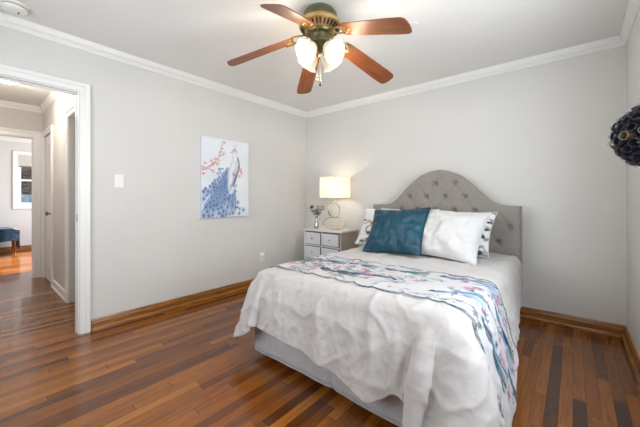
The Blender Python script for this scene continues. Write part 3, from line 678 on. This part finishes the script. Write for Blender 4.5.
# ---- comforter: a cloth laid over the mattress and let fall
def left_drop(v): return 0.31-0.02*v
def right_drop(v): return np.interp(v, [0, 0.36, 0.45, 0.55, 0.64, 0.72, 0.77, 0.81, 0.87, 1.0], [0.27, 0.29, 0.32, 0.40, 0.46, 0.52, 0.53, 0.45, 0.36, 0.34])
UB0, UB1, VB = 0.16, 0.76, 0.83
def map_u(u, ld, rd): return np.where(u < UB0, BX0-ld*(1-u/UB0), np.where(u < UB1, BX0+(BX1-BX0)*(u-UB0)/(UB1-UB0), BX1+rd*(u-UB1)/(1-UB1)))
def inv_u(x, ld, rd): return np.where(x < BX0, UB0*(1-(BX0-x)/ld), np.where(x < BX1, UB0+(UB1-UB0)*(x-BX0)/(BX1-BX0), UB1+(1-UB1)*(x-BX1)/rd))
def drape():
    nu, nv = 112, 108
    uu = np.linspace(0, 1, nu)[:, None]*np.ones((1, nv)); vv = np.ones((nu, 1))*np.linspace(0, 1, nv)[None, :]
    ld = left_drop(vv); rd = right_drop(vv)
    x = map_u(uu, ld, rd)
    xs = [-2.2, -1.76, -1.2, -0.95, -0.73, -0.60, -0.45, 0.3]; fs = [0.27, 0.30, 0.33, 0.37, 0.42, 0.33, 0.41, 0.38]
    fd = np.interp(x, xs, fs); yh = BY1-0.06; y = np.where(vv < VB, yh-(yh-BY0)*vv/VB, BY0-fd*(vv-VB)/(1-VB))
    rest = np.stack([x, y], -1)
    P = np.stack([x, y, np.full_like(x, BZ+0.02)], -1)
    nz = lambda sx, sy, o: np.array([[noise.noise(Vector((a*sx+o, b*sy, 2.7+o))) for b in y[0]] for a in x[:, 0]])
    P[..., 2] += 0.012*nz(5, 5, 0)
    over = np.maximum(0, np.maximum(BX0-x, x-BX1))+np.maximum(0, BY0-y)
    P[..., 2] -= over*0.5
    P[..., 1] += 0.02*nz(9, 2, 5)*np.minimum(1, over*8); P[..., 0] += 0.02*nz(2, 9, 9)*np.minimum(1, over*8)
    # slack: the cloth is a little larger than where it lies, so it wrinkles
    fm = np.clip((BY0+0.12-y)/0.2, 0, 1)
    V = np.zeros_like(P); cons = []; NS_ = 1+0.02*nz(4, 4, 20)+0.01*fm
    NSf = NS_.reshape(-1)
    def add(di, dj, k):
        i0 = np.arange(nu)[:, None]*np.ones((1, nv), int); j0 = np.ones((nu, 1), int)*np.arange(nv)[None, :]
        i1, j1 = i0+di, j0+dj; ok = (i1 >= 0) & (i1 < nu) & (j1 >= 0) & (j1 < nv)
        per = (i0//max(1, abs(di)) if abs(di) >= abs(dj) else j0//max(1, abs(dj)))
        for c in (0, 1):
            m = ok & (per % 2 == c); a = (i0*nv+j0)[m]; b = (i1*nv+j1)[m]
            r = rest.reshape(-1, 2); L = np.linalg.norm(r[a]-r[b], axis=1)*NSf[a]; cons.append((a, b, L, k))
    add(1, 0, 1.0); add(0, 1, 1.0); add(1, 1, 0.5); add(1, -1, 0.5); add(2, 0, 0.03); add(0, 2, 0.03)
    P = P.reshape(-1, 3); V = V.reshape(-1, 3)
    sub = 850; dt = 1/240.; rad = 0.06; off = 0.010
    lo = np.array([BX0+rad, BY0+rad, -1.0]); hi = np.array([BX1-rad, 5.0, BZ-rad])
    def collide(P, Q):
        c = np.clip(P, lo, hi); d = P-c; n = np.sqrt((d*d).sum(1))
        # the stiff quilted edge stands off the bed where it hangs lowest
        h = np.clip(BZ-0.05-P[:, 2], 0, 0.6); m1 = np.maximum(n, 1e-6)
        tgt = rad+off+h*(np.where(d[:, 0] > 0, 0.24*np.clip((3.0-P[:, 1])/0.7, 0, 1), 0.17)*np.abs(d[:, 0])+0.22*np.abs(d[:, 1]))/m1
        inside = n < tgt; nn = d/m1[:, None]
        deep = n < 1e-5
        P2 = np.where(inside[:, None], c+nn*tgt[:, None], P); P2[deep, 2] = BZ+off
        mv = P2-Q; tn = (mv*nn).sum(1)[:, None]*nn; tang = mv-tn
        fr = np.where(nn[:, 2] > 0.8, 0.97, 0.12)[:, None]; P2 = np.where(inside[:, None], P2-tang*fr, P2)
        fl = P2[:, 2] < 0.012; P2[fl, 2] = 0.012; P2[fl, :2] = Q[fl, :2]*0.5+P2[fl, :2]*0.5
        P2[:, 1] = np.minimum(P2[:, 1], BY1-0.045)
        return P2
    r_ = rest.reshape(-1, 2); pin = (r_[:, 0] > BX0+0.05) & (r_[:, 0] < BX1-0.05) & (r_[:, 1] > BY0+0.05)
    for s in range(sub):
        V[:, 2] -= 9.8*dt; V *= 0.992 if s < sub*0.7 else 0.96
        Q = P.copy(); P = P+V*dt
        for it in range(2):
            for a, b, L, k in cons:
                pa = P[a]; pb = P[b]; d = pb-pa; n = np.sqrt((d*d).sum(1))
                d *= ((n-L)/np.maximum(n, 1e-9)*(0.5*k))[:, None]
                P[a] = pa+d; P[b] = pb-d
        P = collide(P, Q); P[pin, :2] = r_[pin]; V = (P-Q)/dt
    return P.reshape(nu, nv, 3), rest
D, REST = drape()
def upsample(P, k):
    """smooth bicubic (Catmull-Rom) refinement by k along both axes"""
    def one(A):
        n = A.shape[0]; t = np.linspace(0, n-1, (n-1)*k+1); i = np.minimum(t.astype(int), n-2); f = (t-i)[:, None, None]
        g = lambda j: A[np.clip(j, 0, n-1)]
        p0, p1, p2, p3 = g(i-1), g(i), g(i+1), g(i+2)
        return 0.5*(2*p1+(-p0+p2)*f+(2*p0-5*p1+4*p2-p3)*f**2+(-p0+3*p1-3*p2+p3)*f**3)
    return one(one(P).transpose(1, 0, 2)).transpose(1, 0, 2)
def normals(P):
    du = np.gradient(P, axis=0); dv = np.gradient(P, axis=1); n = np.cross(dv, du); return n/np.maximum(np.linalg.norm(n, axis=2, keepdims=True), 1e-9)
def smooth_grid(P, it=1):
    for _ in range(it):
        Q = P.copy(); Q[1:-1] = 0.5*P[1:-1]+0.25*(P[:-2]+P[2:]); S = Q.copy(); S[:, 1:-1] = 0.5*Q[:, 1:-1]+0.25*(Q[:, :-2]+Q[:, 2:]); P = S
    return P
D = smooth_grid(D, 1)
U = upsample(D, 3); RU = upsample(np.concatenate([REST, REST[..., :1]*0], -1), 3)
NU = smooth_grid(normals(U), 2)
def crinkle(rx, ry, zc):
    n = lambda a, b, c: noise.noise(Vector((a, b, c)))
    hang = min(1, max(0, (BZ-0.02-zc)/0.12)); foot = 1.0 if ry < BY0+0.05 else 0.0
    wx, wy = rx+0.05*n(rx*3, ry*3, 1), ry+0.05*n(rx*3, ry*3, 5)
    rid = lambda v: (1-abs(v)*2.2)
    d = 0.005*n(rx*6, ry*6, 0)+0.003*n(rx*14, ry*14, 3)
    if foot: d += hang*(0.036*rid(n(wx*3.3, wy*0.5, 11))+0.010*rid(n(wx*8+wy, wy*1.5, 17)))
    elif hang > 0: d += hang*(0.012*rid(n(wx*1.0, wy*4, 31))+0.005*rid(n(wx*2.5, wy*9, 37)))
    d += 0.009*max(0, rid(n(wx*6+2*wy, wy*6-3*wx, 23)))**3+0.0022*max(0, rid(n(wx*22, wy*19, 29)))
    return d
dd = np.array([[crinkle(RU[i, j, 0], RU[i, j, 1], U[i, j, 2]) for j in range(U.shape[1])] for i in range(U.shape[0])])
U = U+NU*dd[..., None]; U[..., 2] = np.maximum(U[..., 2], 0.008)
dv = obj('comforter', grid_mesh(U, flip=True), M['duvet'], None, smooth=180)
md = dv.modifiers.new('s', 'SOLIDIFY'); md.thickness = 0.008; md.offset = 0
tag(dv, 'white crinkled comforter covering the bed and hanging over its sides', 'comforter')
# ---- floral band across the foot of the bed
def sample(Pg, u, v):
    n, m = Pg.shape[:2]; u = np.clip(u, 0, 1)*(n-1); v = np.clip(v, 0, 1)*(m-1)
    i = np.minimum(u.astype(int), n-2); j = np.minimum(v.astype(int), m-2); fu = (u-i)[..., None]; fv = (v-j)[..., None]
    return Pg[i, j]*(1-fu)*(1-fv)+Pg[i+1, j]*fu*(1-fv)+Pg[i, j+1]*(1-fu)*fv+Pg[i+1, j+1]*fu*fv
U4 = U; N4 = smooth_grid(normals(U4), 2)
# band limits in rest y
yn, yf = 1.465, 2.06
BW = yf-yn; x0r, x1r = BX0-0.20, BX1+0.50
BL = x1r-x0r
p = Paint(BL, BW, 0.0055, (188, 187, 189))
r3 = random.Random(21)
TEAL, BLUE, NAVY, PINK, MAUVE, BROWN, SAGE, GREY = (44, 76, 90), (74, 104, 128), (36, 50, 66), (166, 128, 142), (126, 102, 124), (96, 78, 76), (150, 172, 160), (128, 132, 142)
def braid(yb, amp=0.006):
    pts_ = [(x, yb+amp*math.sin(x*16)+0.003*math.sin(x*41)) for x in np.linspace(-0.05, BL+0.05, 120)]
    p.line(pts_, 0.018, (80, 94, 106), 1)
    for i, (x, y) in enumerate(pts_): p.disc(x, y, 0.005, 0.004, (62, 80, 92) if i % 2 else (176, 184, 190), 0.9)
def sprig(x, y, a, L=0.14, c=BROWN):
    pt = [(x, y)]; aa = a
    for k in range(5): aa += r3.uniform(-.35, .35); pt.append((pt[-1][0]+math.cos(aa)*L/5, pt[-1][1]+math.sin(aa)*L/5))
    p.line(curve(pt, 5), 0.005, c, 0.95)
    for k in range(6):
        q = pt[r3.randrange(1, 6)]; b = aa+r3.uniform(-1.4, 1.4); p.disc(q[0]+0.013*math.cos(b), q[1]+0.013*math.sin(b), 0.014, 0.006, r3.choice([TEAL, SAGE, MAUVE, GREY]), 0.9, b)
def flower(x, y, r=0.032):
    for k in range(8):
        b = k*math.pi/4+r3.uniform(-.2, .2); p.disc(x+r*.65*math.cos(b), y+r*.65*math.sin(b), r*.5, r*.26, r3.choice([PINK, (208, 164, 176), MAUVE, (176, 120, 140)]), 0.9, b)
    p.disc(x, y, r*.28, r*.28, (150, 86, 110))
def bird(x, y, a, s=1.0, c=BLUE):
    ca, sa = math.cos(a), math.sin(a); q = lambda u, v: (x+s*(u*ca-v*sa), y+s*(u*sa+v*ca))
    for k in range(7):
        o_ = (k-3)*0.012; p.line(curve([q(0.02, 0), q(0.11, o_*.6), q(0.24, o_*1.7+0.015)], 6), [0.010*s]*13, r3.choice([c, TEAL, NAVY, (132, 158, 184)]), 0.95)
    p.disc(*q(0, 0), 0.045*s, 0.022*s, c, 1, a); p.disc(*q(-.045, 0.008), 0.018*s, 0.015*s, TEAL, 1, a); p.line([q(-.06, .01), q(-.078, .004)], 0.004, NAVY)
    p.disc(*q(0.01, -.004), 0.03*s, 0.011*s, MAUVE, 0.9, a)
xx = 0.05
items = []
for i in range(40):
    flower(r3.uniform(0.03, BL-0.03), r3.uniform(0.05, BW-0.05), r3.uniform(.012, .024))
for i in range(110): sprig(r3.uniform(0, BL), r3.uniform(0.04, BW-0.04), r3.uniform(-.6, .6)+(math.pi if r3.random() < .5 else 0), r3.uniform(.08, .18), r3.choice([BROWN, GREY, TEAL]))
for (x, y, a, s) in ((0.36, 0.40, 0.15, 1.0), (0.62, 0.17, 0.0, 1.1), (0.66, 0.46, -0.1, 0.9), (0.98, 0.46, 0.05, 1.0), (1.06, 0.24, math.pi, 1.0), (1.36, 0.50, 0.0, 1.1), (1.40, 0.18, 0.4, .9), (1.72, 0.40, 0.1, 1.2), (1.68, 0.14, 0.2, 1.1), (1.98, 0.30, 0.0, 1.0), (0.12, 0.30, 0.2, 1)): bird(x, y, a, s, r3.choice([BLUE, TEAL, (86, 120, 152)]))
for (x, y) in ((0.44, 0.26), (0.50, 0.22), (0.86, 0.30), (0.90, 0.25), (1.22, 0.28), (1.50, 0.34), (1.84, 0.24), (0.24, 0.16), (1.62, 0.50)): flower(x, y, 0.030); flower(x+.04, y+.012, 0.02)
for (x, y) in ((1.18, 0.40), (1.27, 0.37)): p.disc(x, y, 0.055, 0.030, (170, 188, 178), 1, 0.1); p.line([(x-.05, y), (x+.06, y+.01)], .004, TEAL)
braid(0.010); braid(BW-0.012)
# place on the comforter surface: invert rest coordinates row by row
UV_v = np.interp(-(yn+p.Y), -REST[REST.shape[0]//2, :, 1], np.linspace(0, 1, REST.shape[1]))
vcol = UV_v; W_ = BX1-BX0; ldv = left_drop(vcol); rdv = right_drop(vcol)
xw = x0r+p.X
# last stretch of the band is squeezed so that its end follows the comforter's hem
xmax = BX1+rdv-0.001; xw = np.where(xw > BX1, BX1+(xw-BX1)/(x1r-BX1)*(xmax-BX1), xw)
uq = inv_u(xw, ldv, rdv)
S = sample(U4, uq, vcol)+sample(N4, uq, vcol)*0.0085
ru = obj('bed_runner', grid_mesh(S, flip=False), M['print'], None, smooth=180); set_col(ru, p.C)
md = ru.modifiers.new('s', 'SOLIDIFY'); md.thickness = 0.003; md.offset = 0
tag(ru, 'white quilt band printed with birds and pink flowers across the bed', 'bed runner')

# ------------------------------------------------------------------ pillows
def pillow(name, w, h, t, center, lean, yaw, roll, mat, label, cat, group=None, seed=0, crease=0.012, paint=None, res=64, pipe=None, slump=0.0):
    crease *= 1.7
    nu = nv = res; root = empty(name, (0, 0, 0), label, cat, group=group)
    def side(sg):
        P = np.zeros((nu, nv, 3))
        for i in range(nu):
            for j in range(nv):
                u = -1+2*i/(nu-1); v = -1+2*j/(nv-1)
                ex = (max(0, 1-abs(u)**2.2)*max(0, 1-abs(v)**2.2))**0.62
                px = u*w/2*(1-0.08*(1-v*v)*abs(u)**3); pz = v*h/2*(1-0.08*(1-u*u)*abs(v)**3)
                n_ = noise.noise(Vector((u*2.3+seed, v*2.3, sg)))+0.5*noise.noise(Vector((u*6+seed, v*5, sg*2)))
                rad_ = max(abs(u), abs(v)); ang = math.atan2(v, u)
                pull = math.sin(ang*11+seed*3)*max(0, rad_-0.35)*0.8*ex
                y = sg*(t/2*ex)*(1+0.25*slump*(-v))+sg*crease*(n_+pull)*min(1, ex*2)
                pz -= slump*0.02*math.cos(u*2)*(v+1)
                P[i, j] = (px, y, pz)
        return P
    A, Bk = side(-1), side(1)
    mt = Matrix.Translation(center) @ Matrix.Rotation(R(yaw), 4, 'Z') @ Matrix.Rotation(R(-lean), 4, 'X') @ Matrix.Rotation(R(roll), 4, 'Y')
    root.matrix_world = mt
    a = grid_mesh(A, True); b = grid_mesh(Bk, False)
    vs = a[0]+b[0]; fs = a[2]+[[k+nu*nv for k in f] for f in b[2]]
    c = obj('pillow_cover', (vs, [], [f[::-1] for f in fs]), mat, root)
    bm = bmesh.new(); bm.from_mesh(c.data); bm.verts.ensure_lookup_table()
    if paint is None: bmesh.ops.remove_doubles(bm, verts=bm.verts, dist=0.0004)
    bmesh.ops.recalc_face_normals(bm, faces=bm.faces); bm.to_mesh(c.data); bm.free()
    c.data.polygons.foreach_set('use_smooth', [True]*len(c.data.polygons))
    if paint is not None: set_col(c, np.concatenate([paint.reshape(-1, 3), paint.reshape(-1, 3)]))
    rim = [tuple(A[i, 0]) for i in range(nu)]+[tuple(A[-1, j]) for j in range(1, nv)]+[tuple(A[i, -1]) for i in range(nu-2, -1, -1)]+[tuple(A[0, j]) for j in range(nv-2, 0, -1)]
    bm = bm_new(); tube(bm, rim[::2], 0.004, 6, closed=True); obj('piping', bm, pipe or mat, root, smooth=60)
    return root
def floral(res, seed):
    q = Paint(1, 1, 1/(res-1), (226, 226, 224)); rr = random.Random(seed)
    global p, r3
    for k in range(64):
        x, y, a = rr.random(), rr.random(), rr.uniform(0, 6.28)
        c = rr.choice([TEAL, SAGE, NAVY, MAUVE, (150, 140, 90), BROWN])
        q.line(curve([(x, y), (x+.1*math.cos(a), y+.1*math.sin(a)), (x+.2*math.cos(a+.5), y+.2*math.sin(a+.5))], 5), 0.022, c, 0.95)
        q.disc(x, y, 0.05, 0.025, rr.choice([TEAL, NAVY, PINK, SAGE]), 0.95, a)
    return q.C
def place(xc, yb, zb, h, lean):   # centre of a pillow whose lower edge rests at (yb, zb)
    return (xc, yb+math.sin(R(lean))*h/2, zb+math.cos(R(lean))*h/2)
zt = BZ+0.03
pillow('pillow', 0.62, 0.46, 0.13, place(-1.52, 2.76, zt+0.0, 0.46, 34), 34, 4, 0, M['print'], 'floral print pillow at the lamp side, half hidden behind the teal pillow', 'pillow', 'floral pillows', 3, paint=floral(64, 3), pipe=M['pillow_white'])
pillow('pillow', 0.62, 0.46, 0.13, place(-0.83, 2.80, zt+0.0, 0.46, 36), 36, -4, 0, M['print'], 'floral print pillow peeking out behind the large plump white pillow', 'pillow', 'floral pillows', 5, paint=floral(64, 9), pipe=M['pillow_white'])
pillow('pillow', 0.60, 0.46, 0.16, place(-1.27, 2.66, zt, 0.46, 32), 32, 3, 0, M['pillow_white'], 'white pillow mostly hidden behind the teal velvet pillow', 'pillow', 'white pillows', 7)
pillow('pillow', 0.66, 0.49, 0.22, place(-0.86, 2.52, zt, 0.49, 38), 38, -6, 2, M['pillow_white'], 'large plump white pillow fully visible beside the teal pillow', 'pillow', 'white pillows', 2, crease=0.014)
pillow('throw_pillow', 0.57, 0.49, 0.17, place(-1.255, 2.42, zt, 0.49, 36), 36, -2, -4, M['velvet'], 'square teal velvet throw pillow in front of the white pillows', 'pillow', None, 4, crease=0.012, pipe=M['piping'])

# ------------------------------------------------------------------ nightstand
NS = empty('nightstand', (-2.475, 3.14, 0), 'silvery white nightstand with small drawers left of the bed', 'nightstand')
hw, yf_, yb_, NT_ = 0.31, -0.19, 0.19, 0.72
obj('top', bbox(-hw-0.015, hw+0.015, yf_-0.012, yb_, NT_-0.025, NT_, 0.004), M['stand'], NS)
bm = bm_new(); box(bm, -hw, -hw+0.02, yf_, yb_, 0.12, NT_-0.025); box(bm, -hw+0.02, hw-0.02, yb_-0.012, yb_, 0.12, NT_-0.025); box(bm, -hw+0.02, hw-0.02, yf_, yb_-0.012, 0.12, 0.14)
box(bm, -0.008, 0.008, yf_, yf_+0.02, 0.14, NT_-0.025)
for k in (1, 2): box(bm, -hw+0.02, hw-0.02, yf_, yf_+0.02, 0.14+k*0.185-0.008, 0.14+k*0.185+0.008)
obj('body', bm, M['stand'], NS)
obj('side_panel', bbox(hw-0.02, hw, yf_, yb_, 0.12, NT_-0.025), M['stand_side'], NS)
for k in range(3):
    for s in (-1, 1):
        z0 = 0.14+k*0.185+0.008; z1 = z0+0.185-0.018; x0 = 0.010 if s > 0 else -hw+0.024; x1 = hw-0.024 if s > 0 else -0.010
        d = obj('drawer', bbox(x0, x1, yf_-0.006, yf_+0.25, z0, z1, 0.002), M['stand_edge'], NS)
        obj('drawer_face', bbox(x0+0.008, x1-0.008, yf_-0.012, yf_-0.006, z0+0.008, z1-0.008, 0.002), M['stand_face'], d)
        bm = lathe(bm_new(), [(0, 0.022), (0.008, 0.020), (0.011, 0.013), (0.006, 0.006), (0.005, 0)], 14, Matrix.Translation(((x0+x1)/2, yf_-0.012, (z0+z1)/2)) @ Matrix.Rotation(R(90), 4, 'X'))
        obj('knob', bm, M['chrome'], d, smooth=50)
for sx in (-1, 1):
    for y in (yf_+0.02, yb_-0.02): obj('leg', bbox(sx*(hw-0.02)-0.018, sx*(hw-0.02)+0.018, y-0.018, y+0.018, 0, 0.12, 0.003), M['stand'], NS)

# ------------------------------------------------------------------ table lamp
LP = (-2.40, 3.14); t = empty('table_lamp', (LP[0], LP[1], NT_), 'gold table lamp of two rings with glowing drum shade on nightstand', 'lamp', rz=R(40.3))
# lower ring lies nearly flat-wide, upper ring stands on it
def ring(cx, cz, rx, rz_, tilt, n=48, r=0.005, tw=0):
    o_ = []
    for i in range(n):
        a = 2*math.pi*i/n; v = Vector((rx*math.cos(a), 0, rz_*math.sin(a)))
        v = Matrix.Rotation(tilt, 3, 'X') @ v; v = Matrix.Rotation(tw, 3, 'Z') @ v; o_.append(v+Vector((cx, 0, cz)))
    return tube(bm_new(), o_, r, 8, closed=True)
o = obj('lower_ring', ring(-0.01, 0.083, 0.150, 0.075, 0.0, r=0.006), M['gold'], t, smooth=60)
o = obj('upper_ring', ring(-0.012, 0.250, 0.082, 0.098, 0.0, r=0.006, tw=R(20)), M['gold'], t, smooth=60)
bm = lathe(bm_new(), [(0, 0.010), (0.055, 0.010), (0.060, 0.006), (0.060, 0)], 32); obj('base', bm, M['gold'], t, smooth=40)
bm = tube(bm_new(), [(-0.0, 0, 0.345), (0, 0, 0.43)], 0.006, 10); obj('stem', bm, M['gold'], t, smooth=60)
zs0, zs1, rs = 0.415, 0.680, 0.203
bm = bm_new(); lathe(bm, [(rs, zs0), (rs, zs1)], 64); sh = obj('lamp_shade', bm, M['lampshade'], t, smooth=60)
tag(sh, 'glowing cream drum shade')
for zz in (zs0, zs1):
    bm = bm_new(); tube(bm, [(rs*math.cos(2*math.pi*i/64), rs*math.sin(2*math.pi*i/64), zz) for i in range(64)], 0.0035, 6, closed=True)
    obj('shade_rim', bm, M['lampshade'], sh)
bm = bm_new()
for i in range(3):
    a = i*2.094; tube(bm, [(0, 0, zs1-0.01), (rs*math.cos(a), rs*math.sin(a), zs1)], 0.002, 6)
obj('shade_spider', bm, M['gold'], sh)
obj('finial', lathe(bm_new(), [(0.004, zs1-0.01), (0.004, zs1+0.005), (0.012, zs1+0.012), (0.010, zs1+0.026), (0, zs1+0.03)], 14), M['gold'], t, smooth=50)
obj('bulb', lathe(bm_new(), [(0.012, 0.43), (0.014, 0.47), (0.03, 0.51), (0.03, 0.535), (0.016, 0.56), (0, 0.565)], 20), M['bulb'], t, smooth=180)
l = bpy.data.lights.new('lamp_bulb', 'POINT'); l.energy = 7; l.color = (1, 0.84, 0.64); l.shadow_soft_size = 0.035
lo = bpy.data.objects.new('lamp_bulb', l); lo.location = (LP[0], LP[1], NT_+0.54); col.objects.link(lo)

# ------------------------------------------------------------------ vase with leaves
VP = (-2.66, 3.06); t = empty('bud_vase', (VP[0], VP[1], NT_), 'slim silver bud vase on the nightstand beside the lamp', 'vase')
obj('body', lathe(bm_new(), [(0, 0), (0.030, 0), (0.034, 0.01), (0.032, 0.05), (0.022, 0.09), (0.013, 0.12), (0.012, 0.15), (0.016, 0.165), (0.013, 0.165), (0.009, 0.15), (0.009, 0.12)], 28), M['silver'], t, smooth=60)
t = empty('leafy_sprigs', (VP[0], VP[1], NT_), 'dark green leafy sprigs standing in the silver vase', 'plant')
r4 = random.Random(3)
for (dx, dy, hz, n) in ((-0.075, -0.03, 0.30, 7), (0.02, 0.03, 0.27, 6), (0.11, 0.02, 0.30, 8), (0.05, -0.02, 0.33, 7), (-0.03, 0.0, 0.24, 5)):
    c = curve([(0, 0, 0.10), (dx*0.25, dy*0.25, 0.18), (dx*0.7, dy*0.7, hz-0.05), (dx, dy, hz)], 6)
    st = obj('stem', tube(bm_new(), c, 0.0017, 5), M['stem'], t)
    bm = bm_new()
    for k in range(n):
        q = Vector(c[int(len(c)*(0.45+0.54*k/n))-1]); a = k*2.4+r4.uniform(-.4, .4); d = Vector((math.cos(a), math.sin(a), r4.uniform(0.0, 0.7))).normalized()
        L = r4.uniform(.065, .09); s = d.cross(Vector((0, 0, 1))).normalized(); up = s.cross(d)
        row = []
        for i in range(6):
            f = i/5; w = 0.030*math.sin(math.pi*min(1, f*0.93+0.07))**0.8; m_ = q+d*L*f-Vector((0, 0, 1))*0.012*f*f
            row.append([bm.verts.new(m_+s*w+up*0.003), bm.verts.new(m_), bm.verts.new(m_-s*w+up*0.003)])
        for a_, b_ in zip(row, row[1:]):
            bm.faces.new((a_[0], a_[1], b_[1], b_[0])); bm.faces.new((a_[1], a_[2], b_[2], b_[1]))
    lv = obj('leaves', bm, M['leaf_pale'] if dx > 0.04 else M['leaf'], st, smooth=60)
    if dx > 0.04: tag(lv, 'pale green leaves')

# ------------------------------------------------------------------ black sculptural wall dome
t = empty('wall_sculpture', (XR, 2.39, 1.465), 'black domed sculpture of clustered cups on the right wall', 'wall sculpture')
core = obj('core', lathe(bm_new(), [(0.105, 0), (0.102, 0.03), (0.085, 0.06), (0.05, 0.09), (0, 0.105)], 32, Matrix.Rotation(R(-90), 4, 'Y')), M['petal'], t, smooth=60)
n = 54; ga = math.pi*(3-math.sqrt(5)); cnt = 0; r5 = random.Random(8); cup_me = None
for i in range(n):
    h_ = 0.02+0.98*(i+0.5)/n; rr_ = math.sqrt(1-h_*h_); a = i*ga
    d = Vector((-h_, rr_*math.cos(a), rr_*math.sin(a)))
    q = d.to_track_quat('Z', 'Y').to_matrix().to_4x4(); mt = Matrix.Translation(d*0.100) @ q
    if cup_me is None:
        bm = bm_new(); lathe(bm, [(0.008, 0), (0.018, 0.015), (0.0215, 0.035), (0.019, 0.056), (0.0165, 0.056), (0.019, 0.035), (0.014, 0.018), (0.0, 0.012)], 14)
        c = obj('cup', bm, M['petal'], t, smooth=50); cup_me = c.data; rim_o = obj('cup_rim', tube(bm_new(), [((0.0178+0.003*(k % 7 == 0))*math.cos(k*math.pi/7), (0.0178+0.003*(k % 7 == 0))*math.sin(k*math.pi/7), 0.056+0.008*(k % 7 == 0)) for k in range(14)], 0.0011, 5, closed=True), M['petal_tip'], c)
        rim_me = rim_o.data; bronze_me = cup_me.copy(); bronze_me.materials[0] = M['cup_bronze']
    elif i % 7 == 3:
        c = bpy.data.objects.new('cup', bronze_me); col.objects.link(c); c.parent = t; tag(c, 'bronze tinted cup')
    else:
        c = bpy.data.objects.new('cup', cup_me); col.objects.link(c); c.parent = t
        ro = bpy.data.objects.new('cup_rim', rim_me); col.objects.link(ro); ro.parent = c
    c.matrix_local = mt @ Matrix.Rotation(r5.uniform(-.15, .15), 4, 'X') @ Matrix.Scale(r5.uniform(1.05, 1.35), 4)
